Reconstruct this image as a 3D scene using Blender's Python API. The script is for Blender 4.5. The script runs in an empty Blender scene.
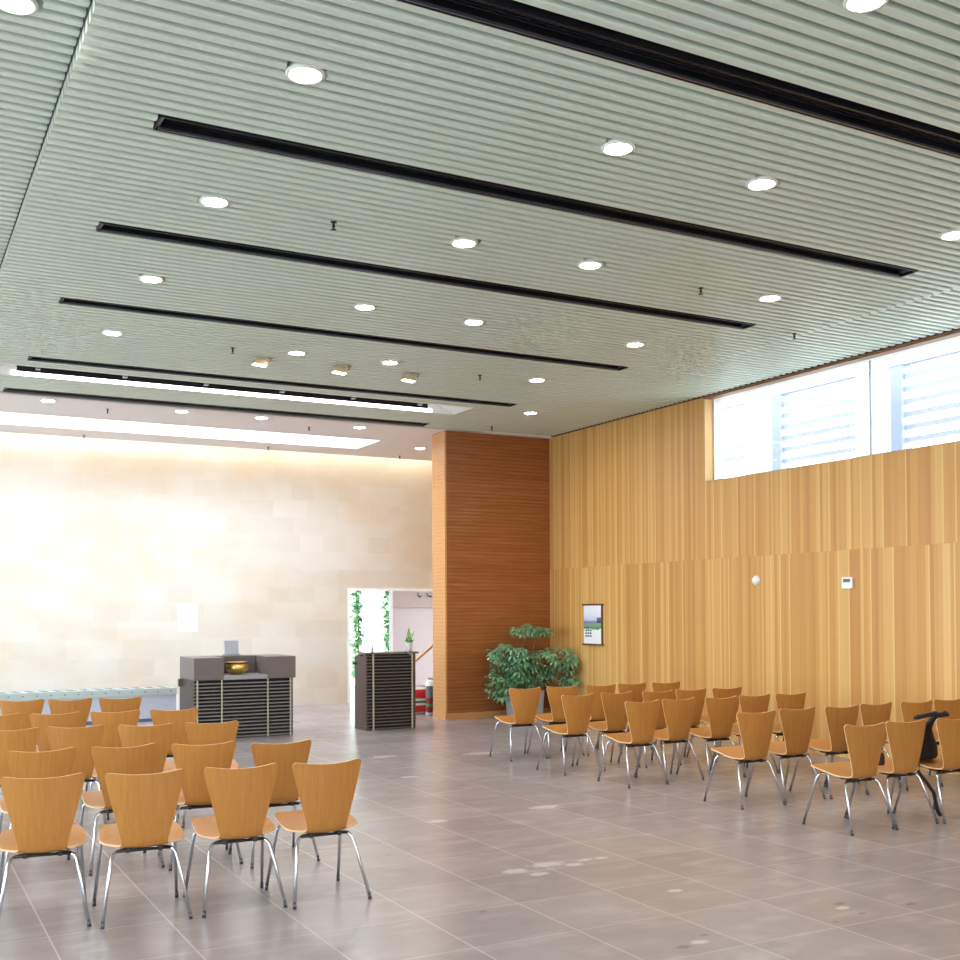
import bpy, math, random
from mathutils import Vector, Matrix
random.seed(7)
scn = bpy.context.scene
COL = scn.collection
PI = math.pi

# ------------------------------------------------------------------ materials
def hexc(r, g, b):
    f = lambda c: (c / 255 / 12.92) if c / 255 <= .04045 else ((c / 255 + .055) / 1.055) ** 2.4
    return (f(r), f(g), f(b), 1)

class NT:
    def __init__(s, name):
        s.m = bpy.data.materials.new(name); s.m.use_nodes = True
        s.t = s.m.node_tree; s.t.nodes.clear()
        s.out = s.t.nodes.new('ShaderNodeOutputMaterial')
    def n(s, kind, **kw):
        o = s.t.nodes.new('ShaderNode' + kind)
        for k, v in kw.items(): setattr(o, k, v)
        return o
    def l(s, a, b): s.t.links.new(a, b)
    def put(s, sock, v):
        if hasattr(v, 'is_output'): s.l(v, sock)
        else: sock.default_value = v
    def math(s, op, a, b=None, c=None):
        o = s.n('Math', operation=op); s.put(o.inputs[0], a)
        if b is not None: s.put(o.inputs[1], b)
        if c is not None: s.put(o.inputs[2], c)
        return o.outputs[0]
    def mix(s, fac, a, b, mode='MIX'):
        o = s.n('Mix', data_type='RGBA', blend_type=mode)
        s.put(o.inputs[0], fac); s.put(o.inputs[6], a); s.put(o.inputs[7], b)
        return o.outputs[2]
    def ramp(s, fac, stops):
        o = s.n('ValToRGB'); e = o.color_ramp.elements
        while len(e) < len(stops): e.new(.5)
        for el, (p, c) in zip(e, stops): el.position = p; el.color = c
        s.put(o.inputs[0], fac); return o.outputs[0]
    def coord(s, scale=(1, 1, 1), loc=(0, 0, 0), kind='Object'):
        tc = s.n('TexCoord'); mp = s.n('Mapping')
        mp.inputs['Scale'].default_value = scale; mp.inputs['Location'].default_value = loc
        s.l(tc.outputs[kind], mp.inputs[0]); return mp.outputs[0]
    def noise(s, vec, scale, detail=3, rough=.5):
        o = s.n('TexNoise'); o.inputs['Scale'].default_value = scale
        o.inputs['Detail'].default_value = detail; o.inputs['Roughness'].default_value = rough
        s.l(vec, o.inputs['Vector']); return o.outputs['Fac']
    def bump(s, h, strength=.3, dist=.01):
        o = s.n('Bump'); o.inputs['Strength'].default_value = strength; o.inputs['Distance'].default_value = dist
        s.l(h, o.inputs['Height']); return o.outputs[0]
    def bsdf(s, col, rough=.5, metal=0., normal=None, spec=.5, coat=0., coat_r=.1):
        b = s.n('BsdfPrincipled')
        s.put(b.inputs['Base Color'], col); s.put(b.inputs['Roughness'], rough); s.put(b.inputs['Metallic'], metal)
        b.inputs['Specular IOR Level'].default_value = spec
        b.inputs['Coat Weight'].default_value = coat; b.inputs['Coat Roughness'].default_value = coat_r
        if normal is not None: s.l(normal, b.inputs['Normal'])
        s.l(b.outputs[0], s.out.inputs[0]); return s.m

def plain(name, rgb, rough=.5, metal=0., var=.06, scale=8, spec=.5, bump=0.):
    t = NT(name); c = hexc(*rgb); v = t.coord()
    f = t.noise(v, scale, 4)
    d = tuple(x * (1 - var) for x in c[:3]) + (1,); u = tuple(min(1, x * (1 + var)) for x in c[:3]) + (1,)
    col = t.mix(f, d, u)
    nb = t.bump(t.noise(v, scale * 12, 2), bump, .004) if bump else None
    return t.bsdf(col, rough, metal, nb, spec)

def emit(name, rgb, strength):
    t = NT(name); e = t.n('Emission'); e.inputs[0].default_value = hexc(*rgb); e.inputs[1].default_value = strength
    t.l(e.outputs[0], t.out.inputs[0]); return t.m

def glass(name, tint, refl=.08):
    t = NT(name); tr = t.n('BsdfTransparent'); tr.inputs[0].default_value = tint
    gl = t.n('BsdfGlossy'); gl.inputs['Roughness'].default_value = .02
    mx = t.n('MixShader'); lw = t.n('LayerWeight'); lw.inputs[0].default_value = .25
    t.l(t.math('MULTIPLY', lw.outputs['Fresnel'], refl * 4), mx.inputs[0])
    t.l(tr.outputs[0], mx.inputs[1]); t.l(gl.outputs[0], mx.inputs[2]); t.l(mx.outputs[0], t.out.inputs[0]); return t.m

def wood(name, dark, light, axis='z', rough=.4, obj_var=0., spec=.5, fine=1.):
    t = NT(name)
    sc = {'z': (34, 34, 1.6), 'x': (1.2, 30, 30), 'y': (30, 1.2, 30)}[axis]
    v = t.coord(tuple(q * fine for q in sc))
    if obj_var:
        oi = t.n('ObjectInfo'); va = t.n('VectorMath', operation='ADD'); t.l(v, va.inputs[0])
        cb = t.n('CombineXYZ'); t.l(t.math('MULTIPLY', oi.outputs['Random'], 40.), cb.inputs[2]); t.l(cb.outputs[0], va.inputs[1]); v = va.outputs[0]
    f = t.noise(v, 1.6, 5, .62)
    col = t.ramp(f, [(.25, hexc(*dark)), (.75, hexc(*light))])
    if obj_var:
        hs = t.n('HueSaturation'); t.l(col, hs.inputs['Color'])
        t.l(t.math('MULTIPLY_ADD', oi.outputs['Random'], obj_var, 1 - obj_var / 2), hs.inputs['Value'])
        col = hs.outputs[0]
    return t.bsdf(col, rough, 0, t.bump(f, .05, .002), spec)

# oak board wall: boards run vertically, two courses that meet at z = 2.3
def mat_boards():
    t = NT('oak_boards'); tc = t.n('TexCoord'); sx = t.n('SeparateXYZ'); t.l(tc.outputs['Object'], sx.inputs[0])
    y, z = sx.outputs[1], sx.outputs[2]
    row = t.math('GREATER_THAN', z, 2.3)
    yo = t.math('MULTIPLY_ADD', row, 3.37, y)
    def strip(width, seed):
        i = t.math('FLOOR', t.math('DIVIDE', yo, width))
        w = t.n('TexWhiteNoise', noise_dimensions='2D'); c = t.n('CombineXYZ')
        t.l(i, c.inputs[0]); t.l(t.math('ADD', row, seed), c.inputs[1]); t.l(c.outputs[0], w.inputs['Vector'])
        return w.outputs['Value'], t.math('FRACT', t.math('DIVIDE', yo, width))
    a, fa = strip(.152, 1.3); b, fb = strip(.0507, 7.7)
    g = t.noise(t.coord((60, 60, 1.1)), 1.0, 5, .6)
    m = t.math('ADD', t.math('MULTIPLY', a, .32), t.math('MULTIPLY', b, .40)); m = t.math('ADD', m, t.math('MULTIPLY', g, .32))
    col = t.ramp(m, [(.12, hexc(182, 126, 65)), (.5, hexc(200, 149, 82)), (.9, hexc(218, 177, 111))])
    # slender sap-wood edge on some boards
    edge = t.math('MULTIPLY', t.math('LESS_THAN', fa, .12), t.math('GREATER_THAN', a, .35))
    col = t.mix(t.math('MULTIPLY', edge, .55), col, hexc(232, 198, 134))
    gap = t.math('GREATER_THAN', t.math('ABSOLUTE', t.math('SUBTRACT', fb, .5)), .475)
    h = t.math('SUBTRACT', t.math('MULTIPLY', b, .6), t.math('MULTIPLY', gap, 1.0))
    seam = t.math('LESS_THAN', t.math('ABSOLUTE', t.math('SUBTRACT', z, 2.3)), .004)
    col = t.mix(t.math('MULTIPLY', t.math('ADD', t.math('MULTIPLY', gap, .22), t.math('MULTIPLY', seam, .1)), 1.), col, hexc(150, 104, 58))
    return t.bsdf(col, .36, 0, t.bump(h, .35, .006), .5)

def mat_stone():
    t = NT('sandstone_blocks'); v = t.n('TexCoord'); sx = t.n('SeparateXYZ'); t.l(v.outputs['Object'], sx.inputs[0])
    cb = t.n('CombineXYZ'); t.l(sx.outputs[0], cb.inputs[0]); t.l(sx.outputs[2], cb.inputs[1])
    br = t.n('TexBrick'); t.l(cb.outputs[0], br.inputs['Vector'])
    br.inputs['Scale'].default_value = 1; br.inputs['Brick Width'].default_value = .6; br.inputs['Row Height'].default_value = .3
    br.inputs['Mortar Size'].default_value = .006; br.offset = .37; br.squash = .72; br.squash_frequency = 3
    br.inputs['Color1'].default_value = hexc(202, 195, 182); br.inputs['Color2'].default_value = hexc(216, 211, 202); br.inputs['Mortar'].default_value = hexc(216, 208, 192)
    br.inputs['Bias'].default_value = .1
    n = t.noise(t.coord((3, 3, 9)), 1.5, 6, .6)
    col = t.mix(t.math('MULTIPLY', n, .8), br.outputs[0], hexc(213, 208, 198))
    big = t.n('MapRange'); big.inputs['From Min'].default_value = .48; big.inputs['From Max'].default_value = .72; t.l(t.noise(t.coord((.5, .5, .8), (2.1, 0, 1.7)), 1., 4, .6), big.inputs[0])
    col = t.mix(t.math('MULTIPLY', big.outputs[0], .7), col, hexc(206, 184, 154))
    return t.bsdf(col, .6, 0, t.bump(br.outputs['Fac'], -.2, .003), .3)

WHITE_SCUFFS = [(3.8, 6.14, .17), (3.95, 6.06, .1), (4.09, 6.13, .08), (4.21, 6.12, .08), (3.53, 6.09, .13), (3.62, 5.94, .1), (4.62, 10.05, .14),
                (4.9, 7.94, .2), (3.84, 7.83, .13), (3.57, 4.34, .08), (4.66, 4.45, .07), (6.1, 11.3, .3), (5.0, 11.6, .22), (4.1, 5.2, .08)]
BROWN_SPOTS = [(3.44, 4.31, .055), (3.67, 4.42, .035), (4.71, 4.52, .06), (4.67, 4.32, .04), (4.42, 4.27, .04), (5.05, 4.32, .05), (2.9, 5.35, .035), (3.02, 6.9, .03)]
def mat_floor():
    t = NT('slate_floor_tiles'); tc = t.n('TexCoord'); sx = t.n('SeparateXYZ'); t.l(tc.outputs['Object'], sx.inputs[0])
    u = t.math('DIVIDE', t.math('SUBTRACT', sx.outputs[0], .755), .6); v = t.math('DIVIDE', t.math('SUBTRACT', sx.outputs[1], 4.19), .61)
    w = t.n('TexWhiteNoise', noise_dimensions='2D'); c = t.n('CombineXYZ')
    t.l(t.math('FLOOR', u), c.inputs[0]); t.l(t.math('FLOOR', v), c.inputs[1]); t.l(c.outputs[0], w.inputs['Vector'])
    def edge(q, wd): return t.math('GREATER_THAN', t.math('ABSOLUTE', t.math('SUBTRACT', t.math('FRACT', q), .5)), .5 - wd)
    joint = t.math('MAXIMUM', edge(u, .0075), edge(v, .005))
    p = t.coord()
    n1 = t.noise(p, 1.1, 3, .5); n2 = t.noise(p, 7, 3, .5); n3 = t.noise(t.coord((2.2, 6, 1)), 1.1, 3, .5)
    tone = t.math('ADD', t.math('MULTIPLY', w.outputs['Value'], .24), t.math('MULTIPLY', n1, .55)); tone = t.math('ADD', tone, t.math('MULTIPLY', n2, .28))
    col = t.ramp(tone, [(.2, hexc(134, 126, 129)), (.5, hexc(148, 140, 143)), (.8, hexc(161, 154, 157))])
    mr = t.n('MapRange'); mr.inputs['From Min'].default_value = .5; mr.inputs['From Max'].default_value = .75; t.l(n3, mr.inputs[0])
    scuff = t.math('MULTIPLY', mr.outputs[0], t.math('MULTIPLY', n2, .5))
    col = t.mix(scuff, col, hexc(196, 190, 190))
    col = t.mix(t.math('MULTIPLY', joint, .55), col, hexc(206, 196, 192))
    def spots(lst, sy):
        acc = None
        for (x, y, r) in lst:
            dx = t.math('DIVIDE', t.math('SUBTRACT', sx.outputs[0], x), r); dy = t.math('DIVIDE', t.math('SUBTRACT', sx.outputs[1], y), r * sy)
            d = t.math('SQRT', t.math('ADD', t.math('MULTIPLY', dx, dx), t.math('MULTIPLY', dy, dy)))
            k = t.math('SUBTRACT', 1., d)
            acc = k if acc is None else t.math('MAXIMUM', acc, k)
        rag = t.noise(p, 16, 4, .6)
        q = t.n('MapRange'); q.inputs['From Min'].default_value = .05; q.inputs['From Max'].default_value = .45; q.clamp = True
        t.l(t.math('ADD', acc, t.math('MULTIPLY_ADD', rag, 1.3, -.75)), q.inputs[0])
        # only inside the blot
        return t.math('MULTIPLY', q.outputs[0], t.math('GREATER_THAN', acc, 0.))
    col = t.mix(t.math('MULTIPLY', spots(WHITE_SCUFFS, .55), .55), col, hexc(214, 210, 214))
    col = t.mix(t.math('MULTIPLY', spots(BROWN_SPOTS, .6), .55), col, hexc(112, 84, 70))
    rough = .25
    h = t.math('SUBTRACT', 1., joint)
    return t.bsdf(col, rough, 0, t.bump(h, .05, .002), .6)

def mat_poster():
    t = NT('poster_print'); tc = t.n('TexCoord'); sx = t.n('SeparateXYZ'); t.l(tc.outputs['Object'], sx.inputs[0])
    y, z = sx.outputs[1], sx.outputs[2]          # local: y -.22 .. .22, z 0 .. .58 (bottom up)
    n = t.noise(t.coord((1, 9, 9)), 1, 4, .6)
    zz = t.math('MULTIPLY_ADD', n, .09, z)
    zz = t.math('SUBTRACT', zz, .045)
    col = t.ramp(t.math('DIVIDE', zz, .58), [(0, hexc(238, 240, 244)), (.415, hexc(238, 242, 244)), (.43, hexc(96, 150, 92)), (.5, hexc(120, 165, 118)),
                 (.535, hexc(150, 160, 150)), (.62, hexc(120, 130, 170)), (.67, hexc(196, 206, 232)), (.80, hexc(225, 230, 245)), (1, hexc(240, 242, 250))])
    dark = t.math('MULTIPLY', t.math('MULTIPLY', t.math('GREATER_THAN', z, .34), t.math('LESS_THAN', z, .42)), t.math('LESS_THAN', y, -.12))
    return t.bsdf(t.mix(t.math('MULTIPLY', dark, .8), col, hexc(60, 72, 84)), .25)

M = {}
M['boards'] = mat_boards(); M['stone'] = mat_stone(); M['floor'] = mat_floor(); M['poster'] = mat_poster()
M['slat'] = plain('ceiling_slat_paint', (206, 216, 204), .38, 0, .03)
M['plenum'] = plain('ceiling_backing', (48, 48, 46), .8, 0, .05)
M['plaster'] = plain('white_plaster', (232, 226, 224), .7, 0, .02)
M['white'] = plain('white_paint', (240, 240, 240), .5, 0, .02)
M['partition'] = wood('cherry_slats', (138, 78, 36), (176, 108, 58), 'x', .42, fine=.7)
M['partition_gap'] = plain('cherry_shadow_gap', (120, 66, 32), .7)
M['pale_wood'] = wood('maple_and_lit_cherry', (196, 138, 84), (214, 162, 106), 'x', .45)  # maple parts, and the cherry slats on the partition's lit end
M['jamb'] = wood('jamb_oak', (206, 156, 96), (226, 182, 122), 'z', .45)
M['chair'] = wood('beech_veneer', (171, 112, 51), (187, 129, 65), 'z', .38, .14, .28)
M['chair_edge'] = plain('ply_edge', (220, 180, 136), .5)
M['chrome'] = plain('satin_chrome', (200, 203, 210), .2, 1., .04)
M['dark_steel'] = plain('black_underframe', (42, 38, 36), .45, .4)
M['rubber'] = plain('grey_glide', (74, 74, 78), .4, .4)
M['louver'] = plain('dark_louver', (128, 121, 121), .4, .1)
M['louver_back'] = plain('louver_void', (20, 18, 22), .7)
M['counter'] = plain('taupe_laminate', (104, 94, 92), .42, 0, .05)
M['counter_side'] = plain('brown_laminate', (66, 54, 48), .45, 0, .05)
M['lectern_side'] = wood('dark_walnut', (62, 46, 40), (84, 64, 56), 'z', .4)
M['strip'] = plain('brushed_strip', (178, 172, 152), .4, .3)
M['bronze'] = plain('bronze', (226, 192, 112), .36, 1., .2, 5)
M['bronze_dark'] = plain('bronze_dark', (150, 116, 66), .4, 1., .2)
M['vent_black'] = plain('vent_black', (26, 26, 32), .35, .2)
M['vent_rim'] = plain('vent_rim', (120, 122, 130), .3, .8)
M['lamp'] = emit('lamp_diffuser', (255, 248, 236), 190)
M['lamp_warm'] = emit('spot_lens', (255, 236, 205), 14)
M['trough_lamp'] = emit('trough_tube', (252, 252, 255), 5)
M['skylight'] = emit('skylight_panel', (228, 240, 255), 10)
M['lamp_trim'] = plain('lamp_trim', (225, 225, 222), .4)
M['brass'] = plain('brass_fitting', (190, 172, 140), .4, .3)
M['black'] = plain('black_plastic', (28, 26, 28), .5)
M['cloth_black'] = plain('black_nylon', (22, 22, 30), .62, 0, .3, 30, .4, .3)
M['metal_grey'] = plain('grey_metal', (150, 155, 160), .4, .3)
M['bench'] = plain('bench_panel', (176, 182, 196), .45, 0, .03)
M['bench_rail'] = plain('bench_rail', (168, 180, 176), .35, .1)
M['slot'] = plain('grille_slot', (96, 102, 122), .6)
M['paper'] = plain('paper', (246, 248, 250), .6, 0, .01)
M['ink'] = plain('print_grey', (150, 155, 165), .6)
M['ink_dark'] = plain('print_blue_grey', (78, 92, 116), .6)
M['rod'] = wood('poster_rod', (92, 60, 36), (120, 82, 52), 'y', .5)
M['leaf'] = None
M['soil'] = plain('soil', (58, 44, 34), .9, 0, .3, 30)
M['bark'] = plain('bark', (120, 98, 70), .8, 0, .2, 20)
M['planter'] = plain('planter_grey', (168, 170, 172), .5, 0, .04)
M['pot_white'] = plain('pot_white', (238, 240, 240), .3)
M['red'] = plain('sack_red', (226, 52, 54), .4)
M['dark_red'] = plain('sack_dark_red', (120, 34, 36), .4)
M['green'] = plain('sack_green', (60, 130, 70), .45)
M['sack_grey'] = plain('sack_grey', (96, 100, 110), .45)
M['corridor'] = plain('corridor_wall', (140, 127, 126), .6, 0, .02)
M['concrete'] = plain('pale_concrete', (206, 204, 198), .8, 0, .05)
M['bottle'] = plain('frosted_bottle', (176, 172, 196), .3)
M['screen'] = plain('screen_grey', (182, 186, 198), .4)
M['lcd'] = plain('lcd_grey', (92, 108, 116), .3)
M['glass'] = glass('window_glass', (.95, .985, .98, 1), .025)
M['fin'] = plain('white_louvre', (172, 174, 197), .5, 0, .02)
M['post'] = plain('white_post', (156, 162, 192), .5, 0, .02)
def mat_leaf(name, dark, light):
    t = NT(name); oi = t.coord(); f = t.noise(oi, 14, 3)
    col = t.ramp(f, [(.3, hexc(*dark)), (.7, hexc(*light))]); return t.bsdf(col, .32, 0, None, .6)
M['leaf'] = mat_leaf('umbrella_leaf', (48, 106, 74), (156, 200, 156))
M['leaf_light'] = mat_leaf('young_leaf', (84, 130, 54), (140, 176, 92))
M['tree_leaf'] = mat_leaf('tree_leaf', (96, 168, 126), (190, 226, 176))  # greens washed out pale to stand for overexposed daylight

# ------------------------------------------------------------------ mesh helpers
class MB:
    def __init__(s): s.v = []; s.f = []; s.m = []; s.s = []
    def face(s, idx, m=0, smooth=False): s.f.append(tuple(idx)); s.m.append(m); s.s.append(smooth)
    def box(s, x0, x1, y0, y1, z0, z1, m=0):
        b = len(s.v)
        s.v += [(x0, y0, z0), (x1, y0, z0), (x1, y1, z0), (x0, y1, z0), (x0, y0, z1), (x1, y0, z1), (x1, y1, z1), (x0, y1, z1)]
        for q in ((3, 2, 1, 0), (4, 5, 6, 7), (0, 1, 5, 4), (1, 2, 6, 5), (2, 3, 7, 6), (3, 0, 4, 7)): s.face([b + i for i in q], m)
        return s
    def hexa(s, pts, m=0):     # eight corners, box order
        b = len(s.v); s.v += [tuple(p) for p in pts]
        for q in ((3, 2, 1, 0), (4, 5, 6, 7), (0, 1, 5, 4), (1, 2, 6, 5), (2, 3, 7, 6), (3, 0, 4, 7)): s.face([b + i for i in q], m)
        return s
    def prism(s, poly, a, b, axis='z', m=0):   # poly in the two other axes (x,y / x,z / y,z)
        def P(p, h): return {'z': (p[0], p[1], h), 'y': (p[0], h, p[1]), 'x': (h, p[0], p[1])}[axis]
        k = len(poly); o = len(s.v)
        s.v += [P(p, a) for p in poly] + [P(p, b) for p in poly]
        s.face(range(o, o + k), m); s.face(range(o + 2 * k - 1, o + k - 1, -1), m)
        for i in range(k): s.face((o + (i + 1) % k, o + i, o + k + i, o + k + (i + 1) % k), m)
        return s
    def lathe(s, prof, c=(0, 0, 0), n=24, m=0, smooth=True, cap=True):
        o = len(s.v)
        for r, z in prof:
            for i in range(n):
                a = 2 * PI * i / n; s.v.append((c[0] + r * math.cos(a), c[1] + r * math.sin(a), c[2] + z))
        for j in range(len(prof) - 1):
            for i in range(n):
                s.face((o + j * n + i, o + j * n + (i + 1) % n, o + (j + 1) * n + (i + 1) % n, o + (j + 1) * n + i), m, smooth)
        if cap:
            if prof[0][0] > 1e-5: s.face([o + n - 1 - i for i in range(n)], m)
            if prof[-1][0] > 1e-5: s.face([o + (len(prof) - 1) * n + i for i in range(n)], m)
        return s
    def tube(s, pts, r, n=8, m=0):
        pts = [Vector(p) for p in pts]; o = len(s.v); up = None
        for i, p in enumerate(pts):
            d = (pts[min(i + 1, len(pts) - 1)] - pts[max(i - 1, 0)]).normalized()
            if up is None: up = d.orthogonal().normalized()
            up = (up - d * up.dot(d)).normalized(); w = d.cross(up)
            rr = r[i] if isinstance(r, (list, tuple)) else r
            for k in range(n):
                a = 2 * PI * k / n; q = p + up * (rr * math.cos(a)) + w * (rr * math.sin(a)); s.v.append(tuple(q))
        for i in range(len(pts) - 1):
            for k in range(n): s.face((o + i * n + k, o + i * n + (k + 1) % n, o + (i + 1) * n + (k + 1) % n, o + (i + 1) * n + k), m, True)
        s.face([o + n - 1 - k for k in range(n)], m); s.face([o + (len(pts) - 1) * n + k for k in range(n)], m)
        return s
    def quad(s, a, b, c, d, m=0):
        o = len(s.v); s.v += [tuple(a), tuple(b), tuple(c), tuple(d)]; s.face((o, o + 1, o + 2, o + 3), m); return s
    def mesh(s, name, mats):
        me = bpy.data.meshes.new(name); me.from_pydata(s.v, [], s.f)
        for q in (mats if isinstance(mats, (list, tuple)) else [mats]): me.materials.append(q)
        me.polygons.foreach_set('material_index', s.m); me.polygons.foreach_set('use_smooth', s.s); me.update(); return me
    def build(s, name, mats, parent=None, loc=None, bevel=0):
        o = bpy.data.objects.new(name, s.mesh(name, mats)); COL.objects.link(o)
        if parent is not None: o.parent = parent
        if loc is not None: o.location = loc
        if bevel:
            md = o.modifiers.new('bevel', 'BEVEL'); md.width = bevel; md.segments = 2; md.limit_method = 'ANGLE'; md.angle_limit = .7
        return o

def fillet(pts, r, n=5):
    pts = [Vector(p) for p in pts]; out = [pts[0]]
    for a, b, c in zip(pts, pts[1:], pts[2:]):
        p = b + (a - b).normalized() * r; q = b + (c - b).normalized() * r
        for i in range(n + 1):
            t = i / n; out.append(p * (1 - t) ** 2 + b * 2 * t * (1 - t) + q * t * t)
    return out + [pts[-1]]

def tag(o, label, cat, group=None, kind=None):
    o['label'] = label; o['category'] = cat
    if group: o['group'] = group
    if kind: o['kind'] = kind
    return o
def thing(name, label, cat, loc=(0, 0, 0), rz=0., group=None):
    o = bpy.data.objects.new(name, None); COL.objects.link(o); o.location = loc; o.rotation_euler = (0, 0, rz); o.empty_display_size = .1
    return tag(o, label, cat, group)
def struct(o, label, cat):
    return tag(o, label, cat, None, 'structure')
def copy_tree(o, parent=None):
    c = o.copy(); COL.objects.link(c)
    if parent is not None: c.parent = parent
    for ch in list(o.children): copy_tree(ch, c)
    return c

# ------------------------------------------------------------------ camera
scn.view_settings.view_transform = 'Standard'; scn.view_settings.look = 'None'; scn.view_settings.gamma = 1; scn.view_settings.use_curve_mapping = False
scn.view_settings.exposure = 0.66
cam = bpy.data.objects.new('camera', bpy.data.cameras.new('camera')); COL.objects.link(cam); scn.camera = cam
R0 = Vector((.8798352, -.4752546, -.0048017)); D0 = Vector((.0040976, .0176877, -.9998352)); F0 = Vector((.4752612, .8796705, .0175097))
mw = Matrix.Identity(4)
for i in range(3): mw[i][0] = R0[i]; mw[i][1] = -D0[i]; mw[i][2] = -F0[i]; mw[i][3] = (0, 0, 1.64)[i]
cam.matrix_world = mw
cam.data.sensor_width = 36; cam.data.lens = 1109.06 / 960 * 36; cam.data.shift_y = (591.985 - 480) / 960; cam.data.clip_start = .05

# ------------------------------------------------------------------ the room
XL, XR, YF, YB = -4.2, 9.395, -3.5, 18.643      # left / right walls, wall behind the camera, stone wall
PYF = 15.0
ZC, ZL, ZR = 4.393, 4.468, 4.415                # underside of the three slat fields
XD, XJ = .845, 8.12                             # where the slat fields meet
struct(MB().box(XL - .3, XR + .3, YF - .3, 23.0, -.2, 0).build('floor', M['floor']), 'grey brown stone tile floor with pale joints and scuffs', 'floor')

# stone wall with the doorway at its right end
mb = MB(); mb.box(XL, 7.395, YB, YB + .3, 0, 5.2); mb.box(7.395, 9.3, YB, YB + .3, 2.04, 5.2); mb.box(9.3, XR + .3, YB, YB + .3, 0, 5.2)
struct(mb.build('wall_back', M['stone']), 'pale sandstone block wall at the far end of the hall', 'wall')
mb = MB(); mb.box(7.37, 7.41, YB - .012, YB + .31, 0, 2.07); mb.box(7.41, 9.3, YB - .012, YB + .31, 2.03, 2.07)
struct(mb.build('door_1', M['white']), 'white lined open doorway in the stone wall', 'doorway')

# right wall with the clerestory opening y 7>..11.24, z 3.31..ceiling
WY1, WZ0, WZ1 = 11.24, 3.31, 4.40
WY0 = -1.0
mb = MB()
for q0, q1, mi in ((0, .14, 0), (.14, .3, 1)):
    mb.box(XR + q0, XR + q1, YF, YB, 0, WZ0, mi); mb.box(XR + q0, XR + q1, WY1, YB, WZ0, 4.9, mi); mb.box(XR + q0, XR + q1, YF, WY0, WZ0, 4.9, mi); mb.box(XR + q0, XR + q1, WY0, WY1, WZ1, 4.9, mi)
struct(mb.build('wall_right', [M['boards'], M['concrete']]), 'long wall clad in vertical honey oak boards', 'wall')
win = struct(thing('window_1', 'x', 'window', (XR, WY1, WZ0)), 'long clerestory window high in the oak board wall', 'window')
MB().box(.0, .16, -.006, 0.0, 0, WZ1 - WZ0).box(.0, .16, WY0 - WY1, 0, -.006, 0).build('window_reveal', M['jamb'], win)
MB().box(-.004, .12, WY0 - WY1, 0, WZ1 - WZ0 - .018, WZ1 - WZ0).build('window_head', wood('head_trim', (112, 72, 44), (146, 98, 62), 'y', .5), win)
mul = [WY1 - .03, 8.637, 6.03, 3.43, .83, WY0]
for i in range(len(mul) - 1):
    MB().box(.150, .162, mul[i + 1] - WY1 + .006, mul[i] - WY1 - .006, .0, WZ1 - WZ0 - .025).build('glass_pane', M['glass'], win)
for y in mul[1:-1]:
    MB().box(.145, .167, y - WY1 - .007, y - WY1 + .007, 0, WZ1 - WZ0 - .025).build('mullion', M['metal_grey'], win)
MB().box(.14, .172, -.03, -.008, 0, WZ1 - WZ0 - .025).build('side_frame', plain('frame_white', (226, 236, 236), .4), win)
# sun screen outside the clerestory
mb = MB()
for k in range(-3, 7):
    y0 = 8.99 - 1.98 * k + 1.98
    if y0 < -3 or y0 > 14: continue
    mb.box(10.45, 10.62, y0, y0 + .16, 2.6, 4.56, 1); mb.box(10.44, 10.63, y0, y0 + 1.98, 4.50, 4.80, 2)
    mb.box(10.5, 10.54, y0 + .16, y0 + .74, 2.6, 4.56, 2)
    for j in range(12):
        z = 2.83 + .15 * j
        mb.box(10.5, 10.525, y0 + .74, y0 + 1.98, z, z + .06, 0)
tag(mb.build('sun_screen', [M['fin'], M['post'], M['white']]), 'white slatted sun screen on posts outside the clerestory window', 'sun screen', None, 'structure')

struct(MB().box(XR - .03, XR - .001, YF + .02, PYF, 4.405, 4.47).build('gap_shade_strip', plain('gap_shade', (84, 54, 36), .6)), 'dark brown strip darkening the gap where slat ceiling meets oak wall', 'trim')  # strip added to paint the gap at the slat ends dark
# left wall (out of frame): glazed from floor to 3.4 m; its daylight is the main light
mb = MB(); mb.box(XL - .3, XL, YF, YB, 3.5, 5.2); mb.box(XL - .3, XL, YF, YF + 1, 0, 3.5); mb.box(XL - .3, XL, 17.6, YB, 0, 3.5)
struct(mb.build('wall_left', M['plaster']), 'plaster wall above the glazed side of the hall', 'wall')
wl = struct(thing('window_2', 'x', 'window', (XL, YF + 1, 0)), 'floor to ceiling glazing along the open side of the hall', 'window')
n = 9; L = (17.6 - YF - 1) / n
for i in range(n):
    MB().box(-.16, -.148, i * L + .03, (i + 1) * L - .03, .02, 3.48).build('glass_pane', M['glass'], wl)
for i in range(n + 1):
    MB().box(-.19, -.11, max(0, i * L - .03), min(n * L, i * L + .03), 0, 3.5).build('mullion', M['metal_grey'], wl)
mb = MB(); mb.box(XL, 1, YF - .3, YF, 0, 5.2); mb.box(1, XR, YF - .3, YF, 3.0, 5.2); mb.box(6, XR, YF - .3, YF, 0, 3.0)
struct(mb.build('wall_front', M['plaster']), 'plaster wall behind the viewer with a wide entrance', 'wall')

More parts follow.
